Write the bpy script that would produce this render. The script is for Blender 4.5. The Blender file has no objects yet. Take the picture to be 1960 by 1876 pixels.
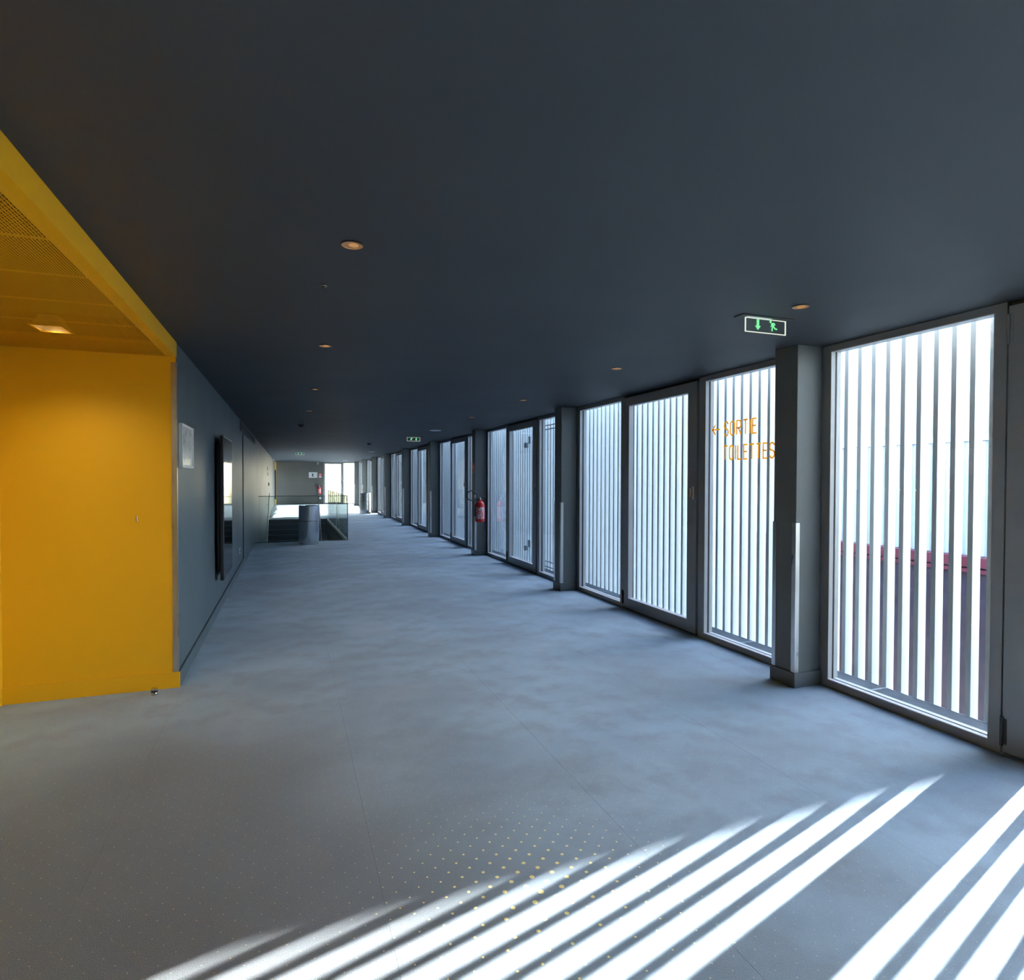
import bpy, math, random
from mathutils import Vector, Matrix

random.seed(7)
scene = bpy.context.scene
C = scene.collection

# ---------------------------------------------------------------- camera
cam_d = bpy.data.cameras.new('camera')
cam_d.sensor_fit = 'HORIZONTAL'
cam_d.sensor_width = 36.0
cam_d.lens = 1167.85 / 1960.0 * 36.0
cam_d.clip_start = 0.05
cam_d.clip_end = 500
cam = bpy.data.objects.new('camera', cam_d)
C.objects.link(cam)
YAW, PITCH, ROLL = 0.35, 0.0177, 0.0025
F = Vector((math.sin(YAW) * math.cos(PITCH), math.cos(YAW) * math.cos(PITCH), -math.sin(PITCH)))
RT = Vector((math.cos(YAW), -math.sin(YAW), 0))
UP = RT.cross(F)
r_ = RT * math.cos(ROLL) + UP * math.sin(ROLL)
u_ = UP * math.cos(ROLL) - RT * math.sin(ROLL)
m = Matrix((r_, u_, -F)).transposed().to_4x4()
m.translation = Vector((0, 0, 1.5))
cam.matrix_world = m
scene.camera = cam

# ---------------------------------------------------------------- sky, sun, exposure
SUN_EL = math.radians(28.0)
SUN_SLOPE = 0.305                                    # floor stripes: dY/dX
SUN_AZ = math.atan(SUN_SLOPE)
w = bpy.data.worlds.new('sky')
scene.world = w
w.use_nodes = True
nt = w.node_tree
nt.nodes.clear()
sky = nt.nodes.new('ShaderNodeTexSky')
sky.sky_type = 'NISHITA'
sky.sun_disc = False
sky.sun_elevation = SUN_EL
sky.sun_rotation = math.pi / 2 - SUN_AZ              # towards +X, a little +Y
sky.air_density = 1.0
sky.dust_density = 0.8
sky.ozone_density = 1.0
bgn = nt.nodes.new('ShaderNodeBackground')
bgn.inputs['Strength'].default_value = 2.3
wo = nt.nodes.new('ShaderNodeOutputWorld')
nt.links.new(sky.outputs[0], bgn.inputs[0])
nt.links.new(bgn.outputs[0], wo.inputs[0])

sun_d = bpy.data.lights.new('sun', 'SUN')
sun_d.energy = 50.0
sun_d.angle = math.radians(0.53)
sun_d.color = (1.0, 0.97, 0.93)
sun = bpy.data.objects.new('sun', sun_d)
C.objects.link(sun)
to_sun = Vector((math.cos(SUN_EL) * math.cos(SUN_AZ), math.cos(SUN_EL) * math.sin(SUN_AZ), math.sin(SUN_EL)))
sun.rotation_euler = to_sun.to_track_quat('Z', 'Y').to_euler()
sun.location = (30, 10, 25)

vs = scene.view_settings
vs.view_transform = 'Standard'
vs.look = 'None'
vs.exposure = 0.4
vs.gamma = 1.0
vs.use_curve_mapping = False
cy = scene.cycles
cy.use_denoising = True
cy.use_adaptive_sampling = False
cy.max_bounces = 5
cy.diffuse_bounces = 4
cy.glossy_bounces = 2
cy.transmission_bounces = 2
cy.transparent_max_bounces = 14
cy.use_light_tree = False
cy.sample_clamp_indirect = 8.0
cy.caustics_reflective = False
cy.caustics_refractive = False

# ---------------------------------------------------------------- materials
def new_mat(name):
    mt = bpy.data.materials.new(name)
    mt.use_nodes = True
    n = mt.node_tree
    n.nodes.clear()
    out = n.nodes.new('ShaderNodeOutputMaterial')
    return mt, n, out

class G:
    """tiny helper for node graphs"""
    def __init__(s, nt): s.nt = nt
    def n(s, t, **kw):
        x = s.nt.nodes.new(t)
        for k, v in kw.items(): setattr(x, k, v)
        return x
    def l(s, a, b): s.nt.links.new(a, b)
    def val(s, sock, v):
        if isinstance(v, (int, float)): sock.default_value = v
        elif isinstance(v, (tuple, list)): sock.default_value = v
        else: s.l(v, sock)
    def math(s, op, a, b=0.0, c=None):
        x = s.n('ShaderNodeMath', operation=op)
        s.val(x.inputs[0], a); s.val(x.inputs[1], b)
        if c is not None: s.val(x.inputs[2], c)
        return x.outputs[0]
    def mix(s, f, a, b):
        x = s.n('ShaderNodeMix', data_type='RGBA')
        s.val(x.inputs[0], f)
        for i, v in ((6, a), (7, b)):
            s.val(x.inputs[i], tuple(v) + (1,) if isinstance(v, (tuple, list)) and len(v) == 3 else v)
        return x.outputs[2]
    def noise(s, vec, scale, detail=3, rough=0.5, dist=0.0):
        x = s.n('ShaderNodeTexNoise')
        s.l(vec, x.inputs['Vector'])
        x.inputs['Scale'].default_value = scale
        x.inputs['Detail'].default_value = detail
        x.inputs['Roughness'].default_value = rough
        x.inputs['Distortion'].default_value = dist
        return x.outputs[0]
    def ramp(s, f, a, b):
        x = s.n('ShaderNodeMapRange')
        s.l(f, x.inputs[0])
        x.inputs[1].default_value = a
        x.inputs[2].default_value = b
        return x.outputs[0]
    def pos(s):
        return s.n('ShaderNodeNewGeometry').outputs['Position']

def paint(name, col, rough=0.5, metal=0.0, var=0.08, scale=3.0, bump=0.0, bscale=200.0, spec=0.5, col2=None, stretch=None):
    mt, n, out = new_mat(name)
    g = G(n)
    p = g.n('ShaderNodeBsdfPrincipled')
    pos = g.pos()
    if stretch:
        mp = g.n('ShaderNodeMapping')
        g.l(pos, mp.inputs[0])
        mp.inputs['Scale'].default_value = stretch
        pos = mp.outputs[0]
    nz = g.noise(pos, scale, 4)
    c2 = col2 if col2 else tuple(min(1, c * (1 + 2 * var)) for c in col)
    c1 = col if col2 else tuple(c * (1 - 2 * var) for c in col)
    g.l(g.mix(g.ramp(nz, 0.3, 0.7), c1, c2), p.inputs['Base Color'])
    p.inputs['Metallic'].default_value = metal
    g.l(g.math('MULTIPLY_ADD', nz, 0.16, rough - 0.08), p.inputs['Roughness'])
    p.inputs['Specular IOR Level'].default_value = spec
    if bump:
        b = g.n('ShaderNodeBump')
        b.inputs['Strength'].default_value = bump
        b.inputs['Distance'].default_value = 0.002
        g.l(g.noise(pos, bscale, 2), b.inputs['Height'])
        g.l(b.outputs[0], p.inputs['Normal'])
    g.l(p.outputs[0], out.inputs[0])
    return mt

def glow(name, col, strength):
    mt, n, out = new_mat(name)
    g = G(n)
    e = g.n('ShaderNodeEmission')
    e.inputs[0].default_value = tuple(col) + (1,)
    e.inputs[1].default_value = strength
    g.l(e.outputs[0], out.inputs[0])
    return mt

def glass(name, tint=(0.97, 0.99, 0.985), refl=(1, 1, 1), rough=0.0):
    mt, n, out = new_mat(name)
    g = G(n)
    geo = g.n('ShaderNodeNewGeometry')
    ior = g.math('MULTIPLY_ADD', geo.outputs['Backfacing'], 1 / 1.45 - 1.45, 1.45)
    fr = g.n('ShaderNodeFresnel')
    g.l(ior, fr.inputs[0])
    t = g.n('ShaderNodeBsdfTransparent')
    t.inputs[0].default_value = tint + (1,)
    gl = g.n('ShaderNodeBsdfGlossy')
    gl.inputs['Color'].default_value = refl + (1,)
    gl.inputs['Roughness'].default_value = rough
    mx = g.n('ShaderNodeMixShader')
    g.l(fr.outputs[0], mx.inputs[0]); g.l(t.outputs[0], mx.inputs[1]); g.l(gl.outputs[0], mx.inputs[2])
    g.l(mx.outputs[0], out.inputs[0])
    return mt

M = {}
M['ceiling'] = paint('ceiling_paint', (0.026, 0.030, 0.036), 0.62, var=0.05, scale=1.2)
M['wall'] = paint('wall_paint', (0.080, 0.108, 0.124), 0.42, var=0.04, scale=1.5)
M['end_wall'] = paint('end_wall_paint', (0.085, 0.082, 0.074), 0.55, var=0.04, scale=1.5)
M['column'] = paint('column_paint', (0.105, 0.12, 0.122), 0.5, var=0.04, scale=2)
M['plinth'] = paint('plinth_paint', (0.10, 0.113, 0.115), 0.45, var=0.04, scale=2)
M['frame'] = paint('frame_powder_coat', (0.215, 0.232, 0.25), 0.4, var=0.03, scale=5)
M['gasket'] = paint('rubber_gasket', (0.02, 0.022, 0.025), 0.6)
M['steel'] = paint('brushed_steel', (0.60, 0.60, 0.60), 0.30, metal=1.0, var=0.06, scale=4, stretch=(6, 6, 1))
M['bin_steel'] = paint('bin_steel', (0.66, 0.67, 0.68), 0.13, metal=1.0, var=0.04, scale=4, stretch=(6, 6, 1))
M['fin'] = paint('fin_aluminium', (0.43, 0.468, 0.48), 0.42, var=0.025, scale=1.2, stretch=(4, 4, 0.6))
M['grate'] = paint('grating_steel', (0.20, 0.24, 0.28), 0.5, var=0.08, scale=6)
M['yellow'] = paint('yellow_paint', (0.74, 0.40, 0.012), 0.5, var=0.015, scale=0.8, spec=0.3)
M['black'] = paint('black_plastic', (0.012, 0.012, 0.014), 0.4)
M['matt_black'] = paint('matt_black', (0.006, 0.006, 0.007), 0.9)
M['white'] = paint('white_plastic', (0.75, 0.76, 0.76), 0.45, var=0.02)
M['red'] = paint('red_paint', (0.55, 0.02, 0.025), 0.3, var=0.04)
M['sign_red'] = paint('sign_red', (0.62, 0.08, 0.07), 0.4)
M['brown'] = paint('brown_plate', (0.30, 0.13, 0.05), 0.5)
def vinyl():
    mt, n, out = new_mat('yellow_vinyl')
    g = G(n)
    d = g.n('ShaderNodeBsdfDiffuse'); d.inputs[0].default_value = (0.85, 0.50, 0.02, 1)
    t = g.n('ShaderNodeBsdfTranslucent'); t.inputs[0].default_value = (0.95, 0.55, 0.02, 1)
    mx = g.n('ShaderNodeMixShader'); mx.inputs[0].default_value = 0.7
    g.l(d.outputs[0], mx.inputs[1]); g.l(t.outputs[0], mx.inputs[2]); g.l(mx.outputs[0], out.inputs[0])
    return mt
M['letter'] = vinyl()
M['bead'] = paint('glazing_bead', (0.55, 0.56, 0.57), 0.35, var=0.02)
M['glass'] = glass('window_glass')
M['rail_glass'] = glass('balustrade_glass', (0.92, 0.965, 0.95))
M['rail_edge'] = paint('glass_edge', (0.04, 0.10, 0.10), 0.2)
M['concrete'] = paint('slab_concrete', (0.07, 0.075, 0.08), 0.8)
M['stair'] = paint('stair_carpet', (0.055, 0.065, 0.075), 0.9, var=0.1, scale=30)
M['nosing'] = paint('stair_nosing', (0.20, 0.22, 0.23), 0.5)
M['cladding'] = paint('white_cladding', (0.58, 0.60, 0.61), 0.5, var=0.03)
M['red_cap'] = paint('red_coping', (0.15, 0.018, 0.03), 0.5)
M['dark_brick'] = paint('dark_cladding', (0.034, 0.018, 0.030), 0.6, var=0.2, scale=4)
M['paving'] = paint('pale_paving', (0.16, 0.16, 0.155), 0.8, var=0.08, scale=0.7)
M['copper'] = paint('copper_reflector', (0.72, 0.36, 0.14), 0.35, var=0.05)
M['lamp'] = glow('lamp_warm', (1.0, 0.55, 0.22), 0.35)
M['lamp_alcove'] = glow('lamp_alcove', (1.0, 0.78, 0.40), 3.0)
M['reflector'] = paint('alcove_reflector', (0.85, 0.62, 0.30), 0.3, var=0.02)
M['edge_light'] = glow('edge_light', (0.92, 1.0, 0.85), 0.7)
M['green_light'] = glow('green_light', (0.22, 0.95, 0.36), 0.85)
M['acrylic'] = glass('acrylic_pane', (0.95, 0.98, 0.96))
M['spot_white'] = glow('emergency_lamp', (0.9, 1.0, 0.95), 1.2)
M['screen'] = paint('screen_glass', (0.006, 0.006, 0.007), 0.08, var=0.0, spec=0.6)

def paper_mat():
    mt, n, out = new_mat('printed_paper')
    g = G(n)
    p = g.n('ShaderNodeBsdfPrincipled')
    pos = g.pos()
    mp = g.n('ShaderNodeMapping'); g.l(pos, mp.inputs[0]); mp.inputs['Scale'].default_value = (1, 9, 14)
    blot = g.noise(mp.outputs[0], 1.6, 3, 0.6)
    f = g.math('GREATER_THAN', blot, 0.58)
    g.l(g.mix(g.math('MULTIPLY', f, 0.6), (0.72, 0.74, 0.76), (0.35, 0.38, 0.40)), p.inputs['Base Color'])
    p.inputs['Roughness'].default_value = 0.25
    g.l(p.outputs[0], out.inputs[0])
    return mt
M['paper'] = paper_mat()

def label_mat():
    mt, n, out = new_mat('extinguisher_label')
    g = G(n)
    p = g.n('ShaderNodeBsdfPrincipled')
    mp = g.n('ShaderNodeMapping'); g.l(g.pos(), mp.inputs[0]); mp.inputs['Scale'].default_value = (40, 40, 90)
    f = g.math('GREATER_THAN', g.noise(mp.outputs[0], 1.0, 2), 0.5)
    g.l(g.mix(f, (0.55, 0.03, 0.035), (0.70, 0.62, 0.62)), p.inputs['Base Color'])
    g.l(p.outputs[0], out.inputs[0])
    return mt
M['ext_label'] = label_mat()

def carpet_mat():
    mt, n, out = new_mat('carpet')
    g = G(n)
    p = g.n('ShaderNodeBsdfPrincipled')
    pos = g.pos()
    sep = g.n('ShaderNodeSeparateXYZ'); g.l(pos, sep.inputs[0])
    X, Y = sep.outputs[0], sep.outputs[1]
    big = g.noise(pos, 0.9, 3, 0.55)
    mid = g.noise(pos, 3.7, 3, 0.6)
    fine = g.noise(pos, 300, 1, 0.7)
    col = g.mix(g.ramp(big, 0.37, 0.63), (0.200, 0.288, 0.370), (0.300, 0.432, 0.545))
    col = g.mix(g.math('MULTIPLY', g.ramp(mid, 0.45, 0.66), 0.5), col, (0.165, 0.205, 0.255))
    # trodden dark stains, two wide blobs of painted shade at left, pale worn rings
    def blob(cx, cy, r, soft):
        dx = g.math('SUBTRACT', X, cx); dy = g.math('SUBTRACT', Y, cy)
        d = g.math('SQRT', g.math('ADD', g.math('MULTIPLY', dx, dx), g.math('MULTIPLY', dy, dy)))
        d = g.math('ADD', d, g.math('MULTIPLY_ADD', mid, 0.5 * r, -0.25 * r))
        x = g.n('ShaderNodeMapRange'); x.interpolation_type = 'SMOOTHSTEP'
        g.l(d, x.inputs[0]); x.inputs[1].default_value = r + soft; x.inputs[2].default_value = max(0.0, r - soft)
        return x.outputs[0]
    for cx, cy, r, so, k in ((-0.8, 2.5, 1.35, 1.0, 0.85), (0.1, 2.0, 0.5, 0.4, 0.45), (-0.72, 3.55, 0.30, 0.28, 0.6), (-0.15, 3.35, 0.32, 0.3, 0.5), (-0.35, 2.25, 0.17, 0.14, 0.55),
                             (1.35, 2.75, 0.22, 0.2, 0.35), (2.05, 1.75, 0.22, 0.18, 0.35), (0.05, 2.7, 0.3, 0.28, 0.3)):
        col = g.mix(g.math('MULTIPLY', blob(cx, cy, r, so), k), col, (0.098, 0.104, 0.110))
    for cx, cy, r, so, k in ((0.77, 6.15, 0.22, 0.07, 0.45), (0.75, 4.3, 0.22, 0.1, 0.3), (0.30, 3.0, 0.25, 0.2, 0.25)):
        col = g.mix(g.math('MULTIPLY', blob(cx, cy, r, so), k), col, (0.34, 0.41, 0.49))
    col = g.mix(g.ramp(fine, 0.25, 0.75), g.mix(0.28, col, (0.03, 0.03, 0.035)), g.mix(0.16, col, (0.5, 0.52, 0.55)))
    # woven yellow dots on a diamond lattice, largest round one centre
    xs = g.math('DIVIDE', g.math('SUBTRACT', X, 0.896), 0.0413)
    ys = g.math('DIVIDE', g.math('SUBTRACT', Y, 2.067), 0.0440)
    a = g.math('MULTIPLY', g.math('ADD', xs, ys), 0.5)
    b = g.math('MULTIPLY', g.math('SUBTRACT', xs, ys), 0.5)
    fa = g.math('SUBTRACT', a, g.math('ROUND', a)); fb = g.math('SUBTRACT', b, g.math('ROUND', b))
    dx = g.math('MULTIPLY', g.math('ADD', fa, fb), 0.0413)
    dy = g.math('MULTIPLY', g.math('SUBTRACT', fa, fb), 0.0440)
    dist = g.math('SQRT', g.math('ADD', g.math('MULTIPLY', dx, dx), g.math('MULTIPLY', dy, dy)))
    wob = g.math('MULTIPLY_ADD', fine, 0.004, -0.002)
    dist = g.math('ADD', dist, wob)
    cxd = g.math('SUBTRACT', g.math('SUBTRACT', X, dx), 0.865)
    cyd = g.math('SUBTRACT', g.math('SUBTRACT', Y, dy), 2.03)
    dc = g.math('SQRT', g.math('ADD', g.math('MULTIPLY', cxd, cxd), g.math('MULTIPLY', cyd, cyd)))
    rad = g.math('MULTIPLY', g.math('EXPONENT', g.math('MULTIPLY', g.math('POWER', g.math('DIVIDE', dc, 0.40), 1.2), -1.0)), 0.0110)
    rad = g.math('MAXIMUM', rad, 0.0012)
    dot = g.ramp(g.math('SUBTRACT', rad, dist), -0.0009, 0.0009)
    col = g.mix(dot, col, (0.85, 0.72, 0.30))
    g.l(col, p.inputs['Base Color'])
    p.inputs['Roughness'].default_value = 0.95
    p.inputs['Specular IOR Level'].default_value = 0.15
    p.inputs['Sheen Weight'].default_value = 0.25
    p.inputs['Sheen Roughness'].default_value = 0.5
    bp = g.n('ShaderNodeBump')
    bp.inputs['Strength'].default_value = 0.5
    bp.inputs['Distance'].default_value = 0.004
    g.l(fine, bp.inputs['Height'])
    g.l(bp.outputs[0], p.inputs['Normal'])
    g.l(p.outputs[0], out.inputs[0])
    return mt
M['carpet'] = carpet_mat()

def perforated_mat():
    mt, n, out = new_mat('perforated_yellow')
    g = G(n)
    p = g.n('ShaderNodeBsdfPrincipled')
    p.inputs['Base Color'].default_value = (0.74, 0.40, 0.012, 1)
    p.inputs['Roughness'].default_value = 0.5
    sep = g.n('ShaderNodeSeparateXYZ'); g.l(g.pos(), sep.inputs[0])
    u = g.math('DIVIDE', sep.outputs[0], 0.0120)
    row = g.math('MODULO', g.math('FLOOR', g.math('ADD', u, 400)), 2)
    v = g.math('ADD', g.math('DIVIDE', sep.outputs[1], 0.0285), g.math('MULTIPLY', row, 0.5))
    fu = g.math('ABSOLUTE', g.math('SUBTRACT', g.math('FRACT', g.math('ADD', u, 400)), 0.5))
    fv = g.math('ABSOLUTE', g.math('SUBTRACT', g.math('FRACT', g.math('ADD', v, 400)), 0.5))
    hole = g.math('MULTIPLY', g.math('LESS_THAN', fu, 0.33), g.math('LESS_THAN', fv, 0.40))
    # plain strip at each panel joint, every 0.456 m
    j = g.math('ABSOLUTE', g.math('SUBTRACT', g.math('FRACT', g.math('ADD', g.math('DIVIDE', g.math('SUBTRACT', sep.outputs[1], 2.67), 0.456), 40.5)), 0.5))
    hole = g.math('MULTIPLY', hole, g.math('GREATER_THAN', j, 0.018))
    hole = g.math('MULTIPLY', hole, g.math('LESS_THAN', sep.outputs[0], -0.818))
    t = g.n('ShaderNodeBsdfTransparent')
    mx = g.n('ShaderNodeMixShader')
    g.l(hole, mx.inputs[0]); g.l(p.outputs[0], mx.inputs[1]); g.l(t.outputs[0], mx.inputs[2])
    g.l(mx.outputs[0], out.inputs[0])
    return mt
M['perforated'] = perforated_mat()

# ---------------------------------------------------------------- mesh helpers
class MB:
    def __init__(s): s.v = []; s.f = []; s.smooth = set()
    def add(s, vs, fs, smooth=False):
        o = len(s.v); s.v += [tuple(v) for v in vs]
        for f in fs:
            if smooth: s.smooth.add(len(s.f))
            s.f.append(tuple(o + i for i in f))
        return s
    def box(s, x0, x1, y0, y1, z0, z1):
        v = [(x0, y0, z0), (x1, y0, z0), (x1, y1, z0), (x0, y1, z0), (x0, y0, z1), (x1, y0, z1), (x1, y1, z1), (x0, y1, z1)]
        return s.add(v, [(3, 2, 1, 0), (4, 5, 6, 7), (0, 1, 5, 4), (1, 2, 6, 5), (2, 3, 7, 6), (3, 0, 4, 7)])
    def bbox(s, x0, x1, y0, y1, z0, z1, b=0.004):
        """box with chamfered edges"""
        cx = []
        xs, ys, zs = (x0, x1), (y0, y1), (z0, z1)
        idx = {}
        v = []
        for i in (0, 1):
            for j in (0, 1):
                for k in (0, 1):
                    sx, sy, sz = (1 if i == 0 else -1), (1 if j == 0 else -1), (1 if k == 0 else -1)
                    for a, d in enumerate(((0, sy * b, sz * b), (sx * b, 0, sz * b), (sx * b, sy * b, 0))):
                        idx[(i, j, k, a)] = len(v)
                        v.append((xs[i] + d[0], ys[j] + d[1], zs[k] + d[2]))
        f = []
        for i in (0, 1):
            q = [idx[(i, 0, 0, 0)], idx[(i, 1, 0, 0)], idx[(i, 1, 1, 0)], idx[(i, 0, 1, 0)]]
            f.append(q if i else q[::-1])
            q = [idx[(0, i, 0, 1)], idx[(0, i, 1, 1)], idx[(1, i, 1, 1)], idx[(1, i, 0, 1)]]
            f.append(q if i else q[::-1])
            q = [idx[(0, 0, i, 2)], idx[(1, 0, i, 2)], idx[(1, 1, i, 2)], idx[(0, 1, i, 2)]]
            f.append(q if i else q[::-1])
        for i in (0, 1):
            for j in (0, 1):
                q = [idx[(i, j, 0, 0)], idx[(i, j, 1, 0)], idx[(i, j, 1, 1)], idx[(i, j, 0, 1)]]
                f.append(q if (i + j) % 2 == 0 else q[::-1])
                q = [idx[(i, 0, j, 0)], idx[(i, 1, j, 0)], idx[(i, 1, j, 2)], idx[(i, 0, j, 2)]]
                f.append(q[::-1] if (i + j) % 2 == 0 else q)
                q = [idx[(0, i, j, 1)], idx[(1, i, j, 1)], idx[(1, i, j, 2)], idx[(0, i, j, 2)]]
                f.append(q if (i + j) % 2 == 0 else q[::-1])
        for i in (0, 1):
            for j in (0, 1):
                for k in (0, 1):
                    q = [idx[(i, j, k, 0)], idx[(i, j, k, 1)], idx[(i, j, k, 2)]]
                    f.append(q[::-1] if (i + j + k) % 2 == 0 else q)
        return s.add(v, f)
    def ring(s, x0, x1, y0, y1, z0, z1, l, r, b, t):
        """rectangular frame in the YZ plane, X thickness x0..x1, one connected piece"""
        o = [(y0, z0), (y1, z0), (y1, z1), (y0, z1)]
        i = [(y0 + l, z0 + b), (y1 - r, z0 + b), (y1 - r, z1 - t), (y0 + l, z1 - t)]
        vs = [(x, p[0], p[1]) for x in (x0, x1) for p in o + i]
        fs = []
        for k in range(4):
            j = (k + 1) % 4
            fs += [(k, 4 + k, 4 + j, j), (8 + k, 8 + j, 12 + j, 12 + k), (k, j, 8 + j, 8 + k), (4 + k, 12 + k, 12 + j, 4 + j)]
        return s.add(vs, fs)
    def ringx(s, x0, x1, z0, z1, wv, y0, y1):
        o = [(x0, z0), (x1, z0), (x1, z1), (x0, z1)]
        i = [(x0 + wv, z0 + wv), (x1 - wv, z0 + wv), (x1 - wv, z1 - wv), (x0 + wv, z1 - wv)]
        vs = [(p[0], y, p[1]) for y in (y0, y1) for p in o + i]
        fs = []
        for k in range(4):
            j = (k + 1) % 4
            fs += [(k, j, 4 + j, 4 + k), (8 + k, 12 + k, 12 + j, 8 + j), (k, 8 + k, 8 + j, j), (4 + k, 4 + j, 12 + j, 12 + k)]
        return s.add(vs, fs)
    def ringz(s, x0, x1, y0, y1, wx, wy, z0, z1):
        o = [(x0, y0), (x1, y0), (x1, y1), (x0, y1)]
        i = [(x0 + wx, y0 + wy), (x1 - wx, y0 + wy), (x1 - wx, y1 - wy), (x0 + wx, y1 - wy)]
        vs = [(p[0], p[1], z) for z in (z0, z1) for p in o + i]
        fs = []
        for k in range(4):
            j = (k + 1) % 4
            fs += [(k, 4 + k, 4 + j, j), (8 + k, 8 + j, 12 + j, 12 + k), (k, j, 8 + j, 8 + k), (4 + k, 12 + k, 12 + j, 4 + j)]
        return s.add(vs, fs)
    def angle(s, x, y, a, b, th, sx, sy, z0, z1):
        """L profile with its outer corner at (x, y); legs run sx*a along X and sy*b along Y"""
        p = [(x, y), (x + sx * a, y), (x + sx * a, y + sy * th), (x + sx * th, y + sy * th), (x + sx * th, y + sy * b), (x, y + sy * b)]
        if sx * sy < 0: p = p[::-1]
        n = 6
        vs = [(q[0], q[1], z0) for q in p] + [(q[0], q[1], z1) for q in p]
        return s.add(vs, [tuple(reversed(range(n))), tuple(range(n, 2 * n))] + [(i, (i + 1) % n, n + (i + 1) % n, n + i) for i in range(n)])
    def lathe(s, prof, cx, cy, cz=0.0, n=32, smooth=True, cap=True, axis='z'):
        """prof: list of (r, h)"""
        vs = []
        for r, h in prof:
            for i in range(n):
                a = 2 * math.pi * i / n
                p, q = r * math.cos(a), r * math.sin(a)
                vs.append({'z': (cx + p, cy + q, cz + h), 'x': (cx + h, cy + p, cz + q), 'y': (cx + q, cy + h, cz + p)}[axis])
        fs = []
        for j in range(len(prof) - 1):
            for i in range(n):
                k = (i + 1) % n
                fs.append((j * n + i, j * n + k, (j + 1) * n + k, (j + 1) * n + i))
        s.add(vs, fs, smooth)
        if cap:
            o = len(s.v) - len(vs)
            s.f.append(tuple(o + i for i in reversed(range(n))))
            s.f.append(tuple(o + (len(prof) - 1) * n + i for i in range(n)))
        return s
    def tube(s, path, r, n=10):
        path = [Vector(p) for p in path]
        vs, fs = [], []
        prev = None
        for i, p in enumerate(path):
            t = (path[min(i + 1, len(path) - 1)] - path[max(i - 1, 0)]).normalized()
            if prev is None:
                ref = Vector((0, 0, 1)) if abs(t.z) < 0.9 else Vector((1, 0, 0))
                a = t.cross(ref).normalized()
            else:
                a = (prev - t * prev.dot(t)).normalized()
            prev = a
            b = t.cross(a)
            for k in range(n):
                an = 2 * math.pi * k / n
                vs.append(p + a * (r * math.cos(an)) + b * (r * math.sin(an)))
        for i in range(len(path) - 1):
            for k in range(n):
                q = (k + 1) % n
                fs.append((i * n + k, i * n + q, (i + 1) * n + q, (i + 1) * n + k))
        fs.append(tuple(reversed(range(n))))
        fs.append(tuple((len(path) - 1) * n + k for k in range(n)))
        return s.add(vs, fs, True)
    def prism(s, pts, fn, d0, d1):
        """polygon pts (u,v) mapped by fn(u,v,d)"""
        n = len(pts)
        vs = [fn(u, v, d0) for u, v in pts] + [fn(u, v, d1) for u, v in pts]
        fs = [tuple(range(n)), tuple(reversed(range(n, 2 * n)))]
        fs += [(i, n + i, n + (i + 1) % n, (i + 1) % n) for i in range(n)]
        return s.add(vs, fs)
    def ribbon(s, pts, wd, fn, d0, d1, closed=False):
        pts = [Vector(p) for p in pts]
        n = len(pts)
        L, Rr = [], []
        for i, p in enumerate(pts):
            if closed: a, b = pts[i - 1], pts[(i + 1) % n]
            else: a, b = pts[max(i - 1, 0)], pts[min(i + 1, n - 1)]
            d1v = (p - a).normalized() if (p - a).length > 1e-9 else None
            d2v = (b - p).normalized() if (b - p).length > 1e-9 else None
            if d1v is None: d1v = d2v
            if d2v is None: d2v = d1v
            t = (d1v + d2v).normalized()
            nn = Vector((-t.y, t.x))
            k = wd / 2 / max(0.5, nn.dot(Vector((-d1v.y, d1v.x))))
            L.append(p + nn * k); Rr.append(p - nn * k)
        rng = range(n) if closed else range(n - 1)
        for i in rng:
            j = (i + 1) % n
            s.prism([L[i], L[j], Rr[j], Rr[i]], fn, d0, d1)
        return s
    def build(s, name, mat, parent=None, org=(0, 0, 0), bevel=0.0):
        me = bpy.data.meshes.new(name)
        me.from_pydata([(v[0] - org[0], v[1] - org[1], v[2] - org[2]) for v in s.v], [], s.f)
        if s.smooth:
            for i in s.smooth: me.polygons[i].use_smooth = True
        me.update()
        if s.smooth: me.set_sharp_from_angle(angle=math.radians(38))
        me.materials.append(M[mat] if isinstance(mat, str) else mat)
        o = bpy.data.objects.new(name, me)
        C.objects.link(o)
        if parent: o.parent = parent
        return o

def tag(o, label, cat=None, group=None, kind=None):
    o['label'] = label
    if cat: o['category'] = cat
    if group: o['group'] = group
    if kind: o['kind'] = kind
    return o

def thing(name, label, cat, loc, group=None, kind=None, rz=0.0):
    o = bpy.data.objects.new(name, None)
    o.empty_display_size = 0.1
    C.objects.link(o)
    o.location = loc
    o.rotation_euler = (0, 0, rz)
    return tag(o, label, cat, group, kind)

def copy_tree(o, parent=None, loc=None, lamp=True):
    c = o.copy()
    C.objects.link(c)
    c.parent = parent
    if loc is not None: c.location = loc
    for ch in list(o.children):
        if lamp or ch.type != 'LIGHT': copy_tree(ch, c)
    return c

# ---------------------------------------------------------------- key dimensions (metres)
XF, XL, H = 3.66, -0.756, 2.469                      # facade plane, left wall plane, ceiling
YY, HY = 4.9186, 2.365                               # yellow wall plane, alcove ceiling
YB, YE = -4.6, 37.5                                  # wall behind the camera, end wall
COLS = [-4.66, -0.63, 3.40, 7.43, 11.46, 15.49, 19.52, 23.5, 27.3, 31.1, 35.0]
SY0, SY1, SX1 = 15.36, 24.0, 1.3342                   # stair opening
ORD = ['second column behind the camera', 'column behind the camera', 'nearest column', 'second column', 'third column', 'fourth column',
       'fifth column', 'sixth column', 'seventh column', 'eighth column', 'ninth and last column']

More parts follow.
